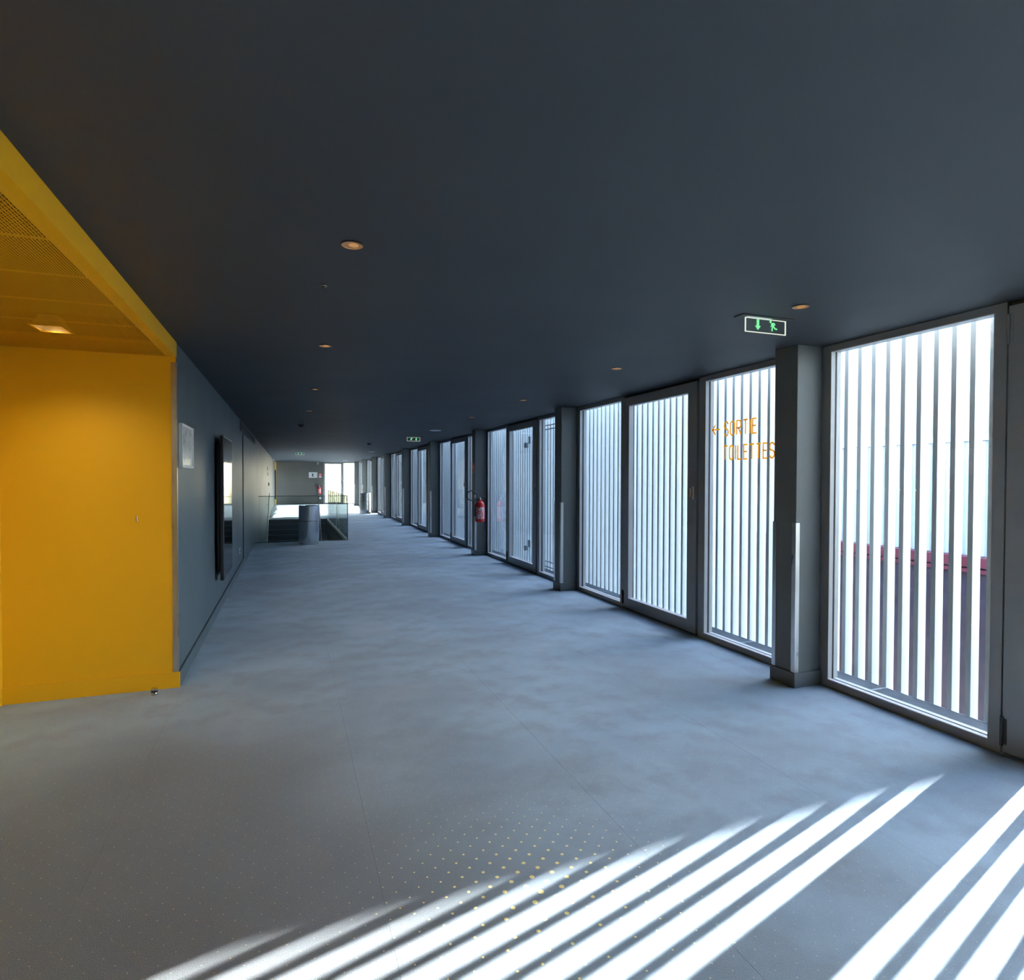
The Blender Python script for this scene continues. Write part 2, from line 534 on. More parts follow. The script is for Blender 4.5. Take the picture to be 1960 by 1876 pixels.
# ---------------------------------------------------------------- floor, carpet
fl = MB()
fl.box(-2.0, XF + 0.12, YB - 0.2, SY0, -0.5, -0.012)
fl.box(SX1, XF + 0.12, SY0, SY1, -0.5, -0.012)
fl.box(-2.0, XF + 0.12, SY1, YE + 0.2, -0.5, -0.012)
floor = tag(fl.build('floor', 'concrete'), 'floor slab carrying the worn blue-grey carpet', 'floor', kind='structure')
seams = [-2.0, -0.715, 0.310, 1.335, 2.360, 3.385, XF + 0.02]
G_ = 0.0005
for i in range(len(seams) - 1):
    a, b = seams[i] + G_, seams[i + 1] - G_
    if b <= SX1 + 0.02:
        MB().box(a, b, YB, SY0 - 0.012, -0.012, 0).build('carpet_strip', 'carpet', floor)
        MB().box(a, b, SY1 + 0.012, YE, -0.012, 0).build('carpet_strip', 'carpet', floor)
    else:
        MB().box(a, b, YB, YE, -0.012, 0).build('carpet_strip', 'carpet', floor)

# ---------------------------------------------------------------- ceiling, walls
c = MB()
c.box(XL - 0.001, XF + 0.12, YB - 0.2, YE + 0.2, H, H + 0.5)
c.box(-2.0, XL - 0.001, -4.8, -0.6, H, H + 0.5)
c.box(-2.0, XL - 0.001, YY + 0.0, YE + 0.2, H, H + 0.5)
c.box(-2.0, XL - 0.001, -0.6, YY, H + 0.2, H + 0.5)
tag(c.build('ceiling', 'ceiling'), 'dark slate-grey painted ceiling over the corridor', 'ceiling', kind='structure')

wl = MB()
wl.box(XL - 0.2, XL, YY + 0.012, 36.3, -0.0, H)
tag(MB().box(XL - 0.2, XL, SY0, SY1 + 1.0, -3.6, -0.0005).build('wall_stair', 'wall'), 'blue-grey side wall of the stairwell below the left wall', 'wall', kind='structure')
wall_left = tag(wl.build('wall_left', 'wall'), 'long dark blue-grey wall along the left side', 'wall', kind='structure')
bb = MB()
bb.box(XL, XL + 0.012, YY + 0.004, SY0 - 0.02, 0.0, 0.108)
tag(bb.build('baseboard_left', 'wall'), 'flush blue-grey skirting with a dark shadow joint on the left wall', 'skirting', kind='structure')
MB().box(XL, XL + 0.002, YY + 0.004, SY0 - 0.02, 0.108, 0.113).build('shadow_joint', 'matt_black', bpy.data.objects['baseboard_left'])
bb = MB()
bb.box(XL, XL + 0.012, SY1 + 0.05, 36.3, 0.0, 0.108)
tag(bb.build('baseboard_left', 'wall'), 'skirting of the left wall beyond the staircase', 'skirting', kind='structure')
tag(MB().box(-2.0, XL, YB, -0.6, 0, H).build('wall_back', 'wall'), 'blue-grey wall block behind the camera on the left', 'wall', kind='structure')
tag(MB().box(-2.0, XF + 0.12, YB - 0.2, YB, 0, H).build('wall_back', 'wall'), 'blue-grey wall closing the corridor behind the camera', 'wall', kind='structure')

# end wall with a recess at its left
tag(MB().box(-0.70, 1.885, YE, YE + 0.2, 0, H).build('wall_far', 'end_wall'), 'dark grey wall closing the far end of the corridor', 'wall', kind='structure')
fy = thing('wall_recess', 'narrow yellow recess with a black doorway beside the far end wall', 'wall', (-1.1, YE, 0), kind='structure')
MB().box(-0.5, 0.4, 0.0, 0.2, 0, H).build('recess_back', 'yellow', fy)
MB().box(-0.5, 0.385, -0.012, -0.001, 0.32, 2.0).build('doorway', 'matt_black', fy)
MB().box(-0.6, -0.5, -1.2, 0.2, 0, H).build('recess_side', 'yellow', fy)

# slab edges beyond the facade
tag(MB().box(XF + 0.121, XF + 0.16, YB - 0.2, YE + 0.4, H + 0.02, H + 0.9).build('trim_1', 'cladding'), 'white slab edge above the windows outside', 'trim', kind='structure')
tag(MB().box(XF + 0.121, XF + 0.14, YB - 0.2, YE + 0.4, -0.9, -0.06).build('trim_2', 'cladding'), 'white slab edge below the windows outside', 'trim', kind='structure')

# ---------------------------------------------------------------- yellow alcove
tag(MB().box(-2.0, XL, YY, YY + 0.011, 0, H).build('wall_alcove', 'yellow'), 'bright yellow wall facing the camera at the left', 'wall', kind='structure')
wall_left.location = (0, 0, 0)
tag(MB().box(-2.0, -1.785, -0.6, YY, 0, H + 0.2).build('wall_alcove_side', 'yellow'), 'yellow side wall at the left edge of the alcove', 'wall', kind='structure')
tag(MB().box(-1.785, XL + 0.014, YY - 0.012, YY, 0, 0.112).build('baseboard_alcove', 'yellow'), 'yellow skirting board along the yellow wall', 'skirting', kind='structure')
tag(MB().box(XL - 0.035, XL + 0.004, -0.6, YY + 0.012, HY, H).build('trim_3', 'yellow'), 'yellow fascia board along the edge of the alcove ceiling', 'trim', kind='structure')
ca = tag(MB().box(-1.785, -1.365, -0.6, YY, HY, HY + 0.004).box(-1.215, XL - 0.035, -0.6, YY, HY, HY + 0.004)
         .box(-1.365, -1.215, -0.6, 4.165, HY, HY + 0.004).box(-1.365, -1.215, 4.345, YY, HY, HY + 0.004)
         .build('ceiling_alcove', 'perforated'), 'yellow perforated metal ceiling of the alcove', 'ceiling', kind='structure')
MB().box(-1.785, XL - 0.04, -0.6, YY, HY + 0.24, HY + 0.26).build('plenum_lining', 'matt_black', ca)
# stainless corner guard
cg = MB().angle(XL + 0.003, YY - 0.003, 0.034, 0.034, 0.003, -1, 1, 0.113, 2.327)
tag(cg.build('corner_guard', 'steel'), 'tall brushed steel guard on the corner of the yellow wall', 'corner guard')
# recessed square light, warm
al = thing('recessed_light', 'lit square recessed light in the yellow perforated ceiling', 'light', (-1.29, 4.255, HY))
MB().ringz(-0.085, 0.085, -0.10, 0.10, 0.012, 0.012, -0.003, 0.004).build('trim_ring', 'yellow', al)
rf = MB()
a0, b0, a1, b1, hh = 0.073, 0.088, 0.045, 0.055, 0.07
rf.add([(-a0, -b0, 0.004), (a0, -b0, 0.004), (a0, b0, 0.004), (-a0, b0, 0.004), (-a1, -b1, hh), (a1, -b1, hh), (a1, b1, hh), (-a1, b1, hh)],
       [(0, 1, 5, 4), (1, 2, 6, 5), (2, 3, 7, 6), (3, 0, 4, 7), (4, 5, 6, 7)])
rf.build('reflector', 'reflector', al)
MB().lathe([(0.034, 0.0), (0.034, 0.006)], 0, 0, hh - 0.012, 24).build('lamp_disc', 'lamp_alcove', al)

def spot(parent, loc, power, col, size=2.2, blend=0.9, rad=0.03):
    d = bpy.data.lights.new('lamp', 'SPOT')
    d.energy = power; d.color = col; d.spot_size = size; d.spot_blend = blend; d.shadow_soft_size = rad
    o = bpy.data.objects.new('lamp', d)
    C.objects.link(o); o.parent = parent; o.location = loc
    return o
spot(al, (0, 0, 0.03), 17, (1.0, 0.88, 0.68), 2.0, 1.0).rotation_euler = (math.radians(12), 0, 0)
a2 = copy_tree(al, None, (-1.29, 2.2, HY))  # second light added out of view to brighten the yellow wall evenly
a2['label'] = 'added unseen alcove light left of the camera, washing the yellow wall'
for o in a2.children:
    if o.type == 'LIGHT':
        o.data = o.data.copy(); o.data.energy = 118; o.data.spot_size = 1.15
        o.rotation_euler = (math.radians(60), 0, 0)

# ---------------------------------------------------------------- facade: columns
def make_column(i):
    y0 = COLS[i]
    lab = ('dark grey square column, the nearest one in front of the facade' if i == 2 else
           'dark grey square column carrying a red fire extinguisher' if i == 4 else
           'dark grey square pillar, the %s along the facade' % ORD[i])
    t = thing('column', lab, 'column', (3.405, y0, 0), 'columns along the glass facade')
    MB().bbox(0.012, 0.245, 0.012, 0.228, 0.0, H, 0.003).build('shaft', 'column', t)
    MB().bbox(0.0, 0.25, 0.0, 0.24, 0.0, 0.107, 0.003).build('plinth', 'plinth', t)
    g1 = MB().angle(0.0085, 0.0085, 0.036, 0.036, 0.0035, 1, 1, 0.108, 1.19)
    g1.build('corner_guard', 'steel', t)
    g2 = MB().angle(0.0085, 0.2315, 0.036, 0.036, 0.0035, 1, -1, 0.108, 1.19)
    g2.build('corner_guard', 'steel', t)
    return t
columns = [make_column(i) for i in range(2, len(COLS))]

# ---------------------------------------------------------------- facade: windows and doors
wn = [0]
dn = [0]
def window_unit(y0, y1, l, r, label):
    wn[0] += 1
    t = thing('window_%d' % wn[0], label, 'window', (XF, y0, 0), kind='structure')
    d = y1 - y0
    b, tp = 0.055, 0.045
    MB().ring(0.0, 0.034, 0, d, 0.0, H - 0.002, l, r, b, tp).build('frame', 'frame', t)
    MB().ring(-0.002, 0.034, l - 0.001, d - r + 0.001, b - 0.001, H - 0.001 - tp, 0.005, 0.005, 0.006, 0.005).build('glazing_bead', 'bead', t)
    MB().ring(0.036, 0.056, 0.001, d - 0.001, 0.001, H - 0.003, l - 0.006, r - 0.006, b - 0.006, tp - 0.006).build('gasket', 'gasket', t)
    MB().ring(0.058, 0.095, 0, d, 0.0, H - 0.002, l - 0.002, r - 0.002, b + 0.002, tp - 0.002).build('outer_frame', 'bead', t)
    MB().box(0.042, 0.050, l - 0.01, d - r + 0.01, b - 0.01, H - tp + 0.01).build('glass_pane', 'glass', t)
    return t

def door_unit(y0, y1, label):
    dn[0] += 1
    t = thing('door_%d' % (dn[0] + 1), label, 'door', (XF, y0, 0), kind='structure')
    d = y1 - y0
    # fixed surround, dark gap, then the leaf
    MB().ring(0.03, 0.095, 0.0, d, 0.0, H - 0.002, 0.03, 0.03, 0.012, 0.030).build('surround', 'gasket', t)
    lf = MB().ring(-0.012, 0.045, 0.014, d - 0.012, 0.022, H - 0.030, 0.136, 0.116, 0.113, 0.096).build('leaf_frame', 'frame', t)
    MB().ring(-0.014, 0.045, 0.149, d - 0.127, 0.134, H - 0.125, 0.005, 0.005, 0.006, 0.005).build('glazing_bead', 'bead', lf)
    MB().ring(0.047, 0.062, 0.014, d - 0.012, 0.022, H - 0.030, 0.130, 0.110, 0.107, 0.090).build('gasket', 'gasket', lf)
    MB().box(0.050, 0.058, 0.140, d - 0.118, 0.125, H - 0.116).build('glass_pane', 'glass', lf)
    hd = MB().bbox(-0.020, -0.012, 0.045, 0.073, 1.310, 1.435, 0.003)
    hd.bbox(-0.050, -0.020, 0.050, 0.066, 1.335, 1.350, 0.003).bbox(-0.056, -0.042, 0.050, 0.066, 1.335, 1.42, 0.003)
    tag(hd.build('handle', 'steel', lf), 'grey lever handle')
    for z in (0.055, 2.235):
        hg = MB().lathe([(0.009, 0), (0.009, 0.16)], -0.018, d - 0.012, z, 12)
        hg.box(-0.014, -0.010, d - 0.034, d - 0.012, z + 0.01, z + 0.15)
        hg.build('hinge', 'frame' if z > 1 else 'gasket', lf)
    return t

def bay_name(i):
    if i < 2: return 'before the %s' % ORD[2] if i == 1 else 'behind the camera'
    if i + 1 < len(COLS): return 'between the %s and the %s' % (ORD[i], ORD[i + 1].split(' and')[0])
    return 'beyond the last column'
for i in range(len(COLS)):
    y0 = COLS[i]
    if i + 1 < len(COLS):
        P = COLS[i + 1] - y0
        s = P / 4.03
        if i == 0: continue
        window_unit(y0 + 0.12, y0 + 1.446 * s, 0.06, 0.094, 'fixed glazed window %s, its near pane' % bay_name(i) if i > 2 else 'fixed window on the facade level with the camera' if i == 1 else
                    'window with yellow lettering on its glass behind the nearest column')
        door_unit(y0 + 1.450 * s, y0 + 2.828 * s, 'grey framed glass door %s' % bay_name(i))
        window_unit(y0 + 2.832 * s, COLS[i + 1] + 0.116, 0.062, 0.17, 'fixed glazed window %s, its far pane' % bay_name(i) if i != 1 else
                    'large fixed window at the right, just before the nearest column')
    else:
        window_unit(y0 + 0.12, YE - 0.02, 0.06, 0.06, 'fixed glazed window beyond the last column, beside the far end wall')

tag(MB().box(XF, XF + 0.12, YB, COLS[1] + 0.118, 0, H).build('wall_right', 'wall'), 'added blue-grey wall closing the unseen facade behind the camera against the sun', 'wall', kind='structure')  # unseen wall added to keep sunlight from entering behind the camera

# glazed end of the corridor (faces the camera)
wg = thing('window_%d' % (wn[0] + 1), 'bright glazed bay in the far end wall, right of the grey wall', 'window', (1.885, YE, 0), kind='structure')
MB().ringx(0, 1.10, 0.0, H - 0.002, 0.10, 0, 0.06).build('door_leaf', 'frame', wg)
MB().ringx(1.102, 1.86, 0.0, H - 0.002, 0.05, 0, 0.06).build('frame', 'frame', wg)
MB().box(0.09, 1.01, 0.03, 0.038, 0.09, H - 0.09).build('glass_pane', 'glass', wg)
MB().box(1.15, 1.82, 0.03, 0.038, 0.04, H - 0.04).build('glass_pane', 'glass', wg)
MB().bbox(1.03, 1.06, -0.03, 0.0, 1.24, 1.38, 0.003).build('handle', 'gasket', wg)

# ---------------------------------------------------------------- outside: fins, gratings, building opposite, ground
XS, FW, FD, FP = 4.06, 0.0325, 0.073, 0.1164
FY0 = 2.620                                            # near edge of a fin measured in the photograph
def fin_mb(mb, y, full=True):
    mb.box(XS, XS + FD, y, y + FW, -1.3, 1.430)
    mb.box(XS, XS + FD, y, y + FW, 1.434, 3.3)
    mb.box(XS + 0.004, XS + FD - 0.004, y + 0.004, y + FW - 0.004, 1.428, 1.436)
    if full:
        for z in (1.405, 1.345):
            mb.lathe([(0.003, -0.001), (0.003, 0.0)], XS + 0.025, y, z, 6, axis='y')
    return mb
proto = None
edges = [c_ + 0.12 for c_ in COLS] + [37.95]
edges[0] = -5.2
k0 = math.ceil((edges[0] - FY0) / FP)
for i in range(len(COLS)):
    lab = 'white vertical fins outside the glass ' + bay_name(i)
    if i == 1: lab = 'white vertical fins outside the large window and door at the right edge'
    t = thing('sun_screen', lab, 'sun screen', (XS, edges[i], -1.3), 'fin screens along the facade')
    ys = [FY0 + k * FP for k in range(k0, k0 + 500) if edges[i] <= FY0 + k * FP < edges[i + 1] - FW]
    near = i in (1, 2)
    bank = MB()
    for y in ys:
        if near:
            if proto is None:
                proto = fin_mb(MB(), y).build('fin', 'fin', t, (XS, y, -1.3))
                o = proto
            else:
                o = proto.copy(); C.objects.link(o); o.parent = t
            o.location = (0, y - edges[i], 0)
        else:
            fin_mb(bank, y, False)
    if not near:
        o = bank.build('fins', 'fin', t, (XS, edges[i], -1.3)); o['kind'] = 'stuff'
    for z in (-0.35, 2.95):
        MB().box(XS + FD, XS + FD + 0.04, edges[i] + 0.002, edges[i + 1] - 0.004, z, z + 0.06).build('carrier_rail', 'frame', t, (XS, edges[i], -1.3))
    if i == 3:                                          # an opening leaf of the screen, with its bars and latches
        for z in (0.035, 0.125, 2.325, 2.39):
            MB().box(XS - 0.03, XS - 0.005, 8.75, 9.75, z, z + 0.014).build('cross_bar', 'frame', t, (XS, edges[i], -1.3))
        for z in (0.21, 2.07):
            MB().bbox(XS - 0.05, XS - 0.005, 10.24, 10.36, z, z + 0.09, 0.004).build('latch', 'grate', t, (XS, edges[i], -1.3))
            MB().bbox(XS - 0.03, XS - 0.005, 10.13, 10.20, z + 0.07, z + 0.20, 0.004).build('latch_bar', 'grate', t, (XS, edges[i], -1.3))
# fins across the end glazing
t = thing('sun_screen', 'white vertical fins outside the glazed far end', 'sun screen', (1.6, 38.0, -1.3), 'fin screens along the facade')
bank = MB()
for k in range(22): bank.box(1.6 + k * FP, 1.6 + k * FP + FW, 38.0, 38.0 + FD, -1.3, 3.3)
o = bank.build('fins', 'fin', t, (1.6, 38.0, -1.3)); o['kind'] = 'stuff'
for z in (-0.35, 2.95):
    MB().box(1.6, 4.1, 38.0 + FD, 38.0 + FD + 0.04, z, z + 0.06).build('carrier_rail', 'frame', t, (1.6, 38.0, -1.3))

# maintenance gratings between glass and fins
pr = None
for i in range(len(COLS) - 1):
    for k, wd in enumerate(('near', 'middle', 'far')):
        gl_ = (COLS[i + 1] - COLS[i]) / 3.0
        gy = COLS[i] - 0.207 + k * gl_
        lab = 'steel floor grating outside the glass %s, %s panel' % (('past the ' if i > 1 else 'from the ') + ORD[i], wd)
        if pr is None:
            t = thing('floor_grating', lab, 'grating', (3.80, gy, -0.03), 'gratings outside the facade')
            bars = MB()
            for q in range(11):
                bars.box(0.014 + q * 0.021, 0.019 + q * 0.021, 0.006, 1.335, 0.0, 0.028)
            o = bars.build('bars', 'grate', t); o['kind'] = 'stuff'
            MB().ringz(0, 0.25, 0, 1.341, 0.006, 0.006, 0, 0.03).build('edge_frame', 'grate', t)
            MB().box(0.006, 0.244, 0.4, 0.42, -0.03, 0).build('bearer', 'grate', t)
            MB().box(0.006, 0.244, 0.9, 0.92, -0.03, 0).build('bearer', 'grate', t)
            MB().box(0.004, 0.246, 1.3405, 1.3435, 0.0, 0.031).build('joint_strip', 'steel', t)
            pr = t
        else:
            t = copy_tree(pr, None, (3.80, gy, -0.03))
            t['label'] = lab
        t.scale = (1, gl_ / 1.3435, 1)

# opposite building: it shades the middle of the corridor
ZB, XB = 11.8, 20.0
YB0 = 2.03 + 0.5487 * ZB
YB1 = 31.4
ob = thing('opposite_building', 'tall white ribbed building across the courtyard', 'building', (XB, YB0, -5.0))
OO = (XB, YB0, -5.0)
MB().box(XB + 0.05, XB + 16.0, YB0, YB1, -5.0, ZB).build('main_block', 'cladding', ob, OO)
lb_ = thing('low_building', 'low building of white ribs over a dark red base seen through the fins', 'building', (10.0, 3.0, -5.0))
LO = (10.0, 3.0, -5.0)
MB().box(10.0, 10.7, 3.0, 26.0, -5.0, 0.06).build('dark_base', 'dark_brick', lb_, LO)
MB().box(9.95, 10.7, 2.95, 26.05, 0.06, 0.11).build('red_edge', 'red_cap', lb_, LO)
MB().box(10.05, 10.7, 3.05, 25.95, 0.14, 0.29).build('red_band', 'red_cap', lb_, LO)
MB().box(10.2, 10.7, 3.1, 25.9, 0.11, 0.14).build('white_joint', 'white', lb_, LO)
MB().box(10.3, 14.0, 3.0, 26.0, 0.29, 3.6).build('white_wall', 'cladding', lb_, LO)
rb = MB()
y = 3.05
while y < 16:
    rb.box(10.27, 10.3, y, y + 0.05, 0.3, 2.12); rb.box(10.27, 10.3, y, y + 0.05, 2.26, 3.55); y += 0.11
o = rb.build('ribs', 'cladding', lb_, LO); o['kind'] = 'stuff'
MB().box(10.24, 10.3, 3.0, 26.0, 2.13, 2.24).build('ledge', 'white', lb_, LO)
tag(MB().box(-40, 80, -60, 110, -5.2, -5.0).build('ground', 'paving'), 'pale paving of the courtyard below', 'ground', kind='structure')

# ---------------------------------------------------------------- staircase, balustrade
st = thing('staircase', 'dark carpeted staircase descending towards the camera behind the glass balustrade', 'stairs', (0.28, SY1, 0))
for k in range(1, 20):
    yk = -0.28 * k
    o = MB().box(XL - 0.28 + 0.002, SX1 - 0.28 - 0.03, yk, yk + 0.29, -0.17 * k - 0.17, -0.17 * k).build('step', 'stair', st)
    MB().box(XL - 0.28 + 0.004, SX1 - 0.28 - 0.032, yk - 0.004, yk + 0.03, -0.17 * k, -0.17 * k + 0.004).build('nosing', 'nosing', o)
for nm, lab, q in (('wall_stairwell_right', 'dark right wall of the stairwell below the floor', (SX1 - 0.02, SX1, SY0, SY1, -3.6, -0.5)),
                   ('wall_stairwell_front', 'dark front wall of the stairwell below the floor', (XL, SX1, SY0 - 0.2, SY0 - 0.01, -3.6, -0.5)),
                   ('wall_stairwell_rear', 'dark rear wall of the stairwell below the floor', (XL, SX1, SY1 + 0.01, SY1 + 0.2, -3.6, -0.5)),
                   ('floor_lower', 'dark floor at the foot of the stairs', (XL - 0.1, SX1 + 0.1, SY0 - 0.2, SY1, -3.7, -3.6))):
    tag(MB().box(*q).build(nm, 'stair'), lab, 'wall', kind='structure')

bl = thing('glass_balustrade', 'frameless glass balustrade around the stair opening', 'balustrade', (XL, SY0, 0))
BO = (XL, SY0, 0)
xs_ = [XL + 0.075, 0.30, SX1 - 0.012]
for a, b in zip(xs_[:-1], xs_[1:]):
    p = MB().box(a + 0.004, b - 0.004, SY0 - 0.012, SY0 + 0.002, -0.1, 1.08).build('glass_panel', 'rail_glass', bl, BO)
    MB().box(a + 0.004, b - 0.004, SY0 - 0.012, SY0 + 0.002, 1.08, 1.092).build('top_edge', 'rail_edge', p, BO)
ysd = [SY0 - 0.012, 18.1, 20.8, 23.4]
for a, b in zip(ysd[:-1], ysd[1:]):
    p = MB().box(SX1 - 0.008, SX1 + 0.006, a + 0.004, b - 0.004, -0.1, 1.08).build('glass_panel', 'rail_glass', bl, BO)
    MB().box(SX1 - 0.008, SX1 + 0.006, a + 0.004, b - 0.004, 1.08, 1.092).build('top_edge', 'rail_edge', p, BO)
MB().box(SX1 - 0.010, SX1 + 0.008, SY0 - 0.014, SY0 + 0.004, 0.0, 1.094).build('corner_edge', 'rail_edge', bl, BO)
MB().box(SX1 - 0.03, SX1 - 0.009, SY0 + 0.01, 23.4, -0.06, 0.022).build('base_channel', 'steel', bl, BO)
MB().box(XL + 0.005, SX1 - 0.03, SY0 + 0.003, SY0 + 0.02, -0.06, 0.012).build('base_channel', 'rail_edge', bl, BO)
for x, lab in ((XL + 0.07, 'slim steel handrail along the left wall of the stairs'), (SX1 - 0.32, 'slim steel handrail on the right side of the stairs')):
    hr = thing('handrail', lab, 'handrail', (x, 17.2, -3.2))
    sl = 0.17 / 0.28
    pts = [(0, 24.6 - 17.2, 0.95 + 3.2), (0, 24.0 - 17.2, 0.95 + 3.2), (0, 16.6 - 17.2, 0.95 + 3.2 - 7.4 * sl)]
    MB().tube(pts, 0.015).build('rail', 'steel', hr)
    for yk in (23.5, 21.8, 20.1, 18.4):
        zt = 0.95 + 3.2 - (24.0 - yk) * sl
        if x < 0:
            MB().tube([(0, yk - 17.2, zt), (0, yk - 17.2, zt - 0.06), (-0.068, yk - 17.2, zt - 0.07)], 0.008, 8).build('bracket', 'steel', hr)
        else:
            MB().tube([(0, yk - 17.2, zt), (0, yk - 17.2, zt - 0.95)], 0.012, 8).build('post', 'steel', hr)

# ---------------------------------------------------------------- bins
def make_bin(x, y, r, h, lab):
    t = thing('waste_bin', lab, 'bin', (x, y, 0), 'cylindrical steel bins')
    MB().lathe([(r - 0.012, 0.0), (r - 0.012, 0.015), (r, 0.02), (r, h * 0.60)], 0, 0, 0, 48).build('body', 'bin_steel', t)
    MB().lathe([(r - 0.006, h * 0.60), (r - 0.006, h * 0.61)], 0, 0, 0, 48, cap=False).build('seam', 'black', t)
    MB().lathe([(r, h * 0.61), (r, h - 0.006), (r - 0.006, h), (r - 0.045, h), (r - 0.05, h - 0.02)], 0, 0, 0, 48, cap=False).build('hood', 'bin_steel', t)
    MB().lathe([(r - 0.05, h - 0.10), (r - 0.05, h - 0.02)], 0, 0, 0, 32).build('opening', 'matt_black', t)
    return t
make_bin(0.422, 14.72, 0.225, 0.89, 'steel cylinder bin in front of the glass balustrade')
make_bin(3.04, 26.6, 0.235, 0.90, 'steel cylinder bin standing in the sun at the far columns')

# ---------------------------------------------------------------- wall-mounted things
# framed notice
nf = thing('notice_frame', 'white framed notice beside the steel corner guard', 'notice', (XL, 5.02, 1.58))
MB().ring(0.0, 0.024, 0, 0.565, 0, 0.325, 0.022, 0.022, 0.020, 0.020).build('frame', 'white', nf)
MB().box(0.001, 0.014, 0.022, 0.543, 0.020, 0.305).build('sheet', 'paper', nf)
MB().box(0.0145, 0.0155, 0.19, 0.33, 0.155, 0.235).build('print_block', paint('grey_print', (0.36, 0.39, 0.41), 0.4), nf)
MB().box(0.0145, 0.0155, 0.06, 0.12, 0.20, 0.25).build('print_block', paint('dark_print', (0.22, 0.25, 0.28), 0.4), nf)

# portrait display
tv = thing('display_screen', 'tall black portrait display mounted on the left wall', 'screen', (XL, 7.23, 0.40))
MB().bbox(0.055, 0.092, 0.0, 1.02, 0.0, 1.565, 0.006).build('housing', 'black', tv)
MB().bbox(0.012, 0.055, 0.05, 0.97, 0.09, 1.48, 0.01).build('back_cover', 'black', tv)
MB().box(0.0015, 0.012, 0.30, 0.72, 0.4, 1.2).build('wall_bracket', 'black', tv)
MB().box(0.0921, 0.0935, 0.02, 1.0, 0.02, 1.545).build('screen_panel', 'screen', tv)
MB().box(0.0921, 0.0945, 0.0, 1.02, 1.548, 1.560).build('top_bezel', 'steel', tv)

so = thing('wall_socket', 'small white socket low on the left wall past the display', 'socket', (XL, 10.61, 0.30))
MB().bbox(0, 0.012, 0, 0.085, 0, 0.085, 0.003).build('plate', 'white', so)
MB().lathe([(0.022, 0), (0.022, 0.002)], 0.012, 0.0425, 0.0425, 20, axis='x').build('outlet', 'matt_black', so)

# flush service door with vent grille
d1 = thing('door_1', 'flush service door in the left wall under the vent grille', 'door', (XL, 11.5, 0), kind='structure')
MB().box(0.002, 0.012, 0.0, 3.84, 0.113, 2.275).build('leaf', 'wall', d1)
MB().box(0.0, 0.004, -0.014, 0.0, 0.113, 2.275).build('joint', 'matt_black', d1)
vg = thing('vent_grille', 'long ventilation grille at the top of the left wall', 'grille', (XL, 10.92, 2.285))
MB().ring(0, 0.014, 0, 4.45, 0, 0.165, 0.03, 0.03, 0.018, 0.018).build('frame', 'column', vg)
MB().box(0.0, 0.003, 0.03, 4.42, 0.018, 0.147).build('backing', 'matt_black', vg)
sl0 = None
for k in range(38):
    y = 0.10 + k * 0.115
    if sl0 is None:
        sl0 = MB().box(0.003, 0.013, -0.015, 0.015, 0.018, 0.147).build('slat', 'column', vg); o = sl0
    else:
        o = sl0.copy(); C.objects.link(o)
    o.parent = vg; o.location = (0, y, 0)
for k, (z, lab) in enumerate(((1.80, 'small brown door plate on the left wall beyond the stairs, upper one'), (1.60, 'small brown door plate on the left wall beyond the stairs, lower one'))):
    q = thing('wall_plate', lab, 'sign', (XL, 24.15 + 0.1 * k, z))
    MB().bbox(0, 0.012, 0, 0.42, 0, 0.13, 0.003).build('plate', 'brown', q)
    MB().box(0.012, 0.0135, 0.05, 0.37, 0.035, 0.09).build('print', 'letter', q)
q = thing('wall_switch', 'small black switch box on the left wall beyond the stairs', 'switch', (XL, 25.2, 1.22))
MB().bbox(0, 0.03, 0, 0.30, 0, 0.13, 0.004).build('box', 'black', q)
MB().box(0.03, 0.034, 0.1, 0.2, 0.03, 0.10).build('rocker', 'gasket', q)
q = thing('emergency_lamp', 'small bright lamp high on the left wall near the far end', 'lamp', (XL, 32.2, 2.36))
MB().bbox(0, 0.06, -0.12, 0.12, 0, 0.09, 0.004).build('housing', 'white', q)
MB().box(0.06, 0.066, -0.1, 0.1, 0.015, 0.075).build('lens', 'spot_white', q)

# door stop on the carpet
q = thing('door_stop', 'small chrome door stop on the carpet by the yellow skirting', 'door stop', (-0.885, 4.80, 0))
MB().lathe([(0.019, 0), (0.021, 0.004), (0.021, 0.014), (0.018, 0.018)], 0, 0, 0, 24).build('base', 'bin_steel', q)
MB().lathe([(0.0215, 0.018), (0.0215, 0.030)], 0, 0, 0, 24).build('rubber_ring', 'black', q)
MB().lathe([(0.018, 0.030), (0.021, 0.034), (0.020, 0.042), (0.012, 0.048), (0.002, 0.050)], 0, 0, 0, 24).build('cap', 'bin_steel', q)
q = MB().bbox(-1.010, -1.002, YY - 0.004, YY, 1.195, 1.235, 0.001).build('wall_catch', 'steel')
tag(q, 'tiny pale metal catch on the yellow wall', 'catch')

# things on the end wall
q = thing('evacuation_plan', 'white framed plan on the far end wall', 'notice', (1.07, YE, 1.55))
MB().box(0, 0.47, -0.02, 0, 0, 0.33).build('frame', 'white', q)
MB().box(0.18, 0.25, -0.022, -0.02, 0.08, 0.25).build('print', 'gasket', q)
q = thing('fire_sign', 'small red sign above the extinguisher on the far end wall', 'sign', (1.63, YE, 1.57))
MB().box(0, 0.15, -0.01, 0, 0.08, 0.24).build('panel', 'sign_red', q)
MB().box(0, 0.15, -0.01, 0, 0, 0.078).build('text_strip', 'white', q)
MB().box(0.055, 0.095, -0.012, -0.01, 0.12, 0.20).build('symbol', 'white', q)
q = thing('wall_socket', 'small white socket low on the far end wall', 'socket', (1.66, YE, 0.30))
MB().bbox(0, 0.10, -0.015, 0, 0, 0.12, 0.003).build('plate', 'white', q)
MB().box(0.03, 0.07, -0.017, -0.015, 0.04, 0.08).build('insert', 'paper', q)
q = thing('wall_detector', 'small white detector at the top of the far end wall', 'detector', (1.55, YE, 2.33))
MB().bbox(0, 0.05, -0.05, 0, 0, 0.13, 0.004).build('case', 'white', q)
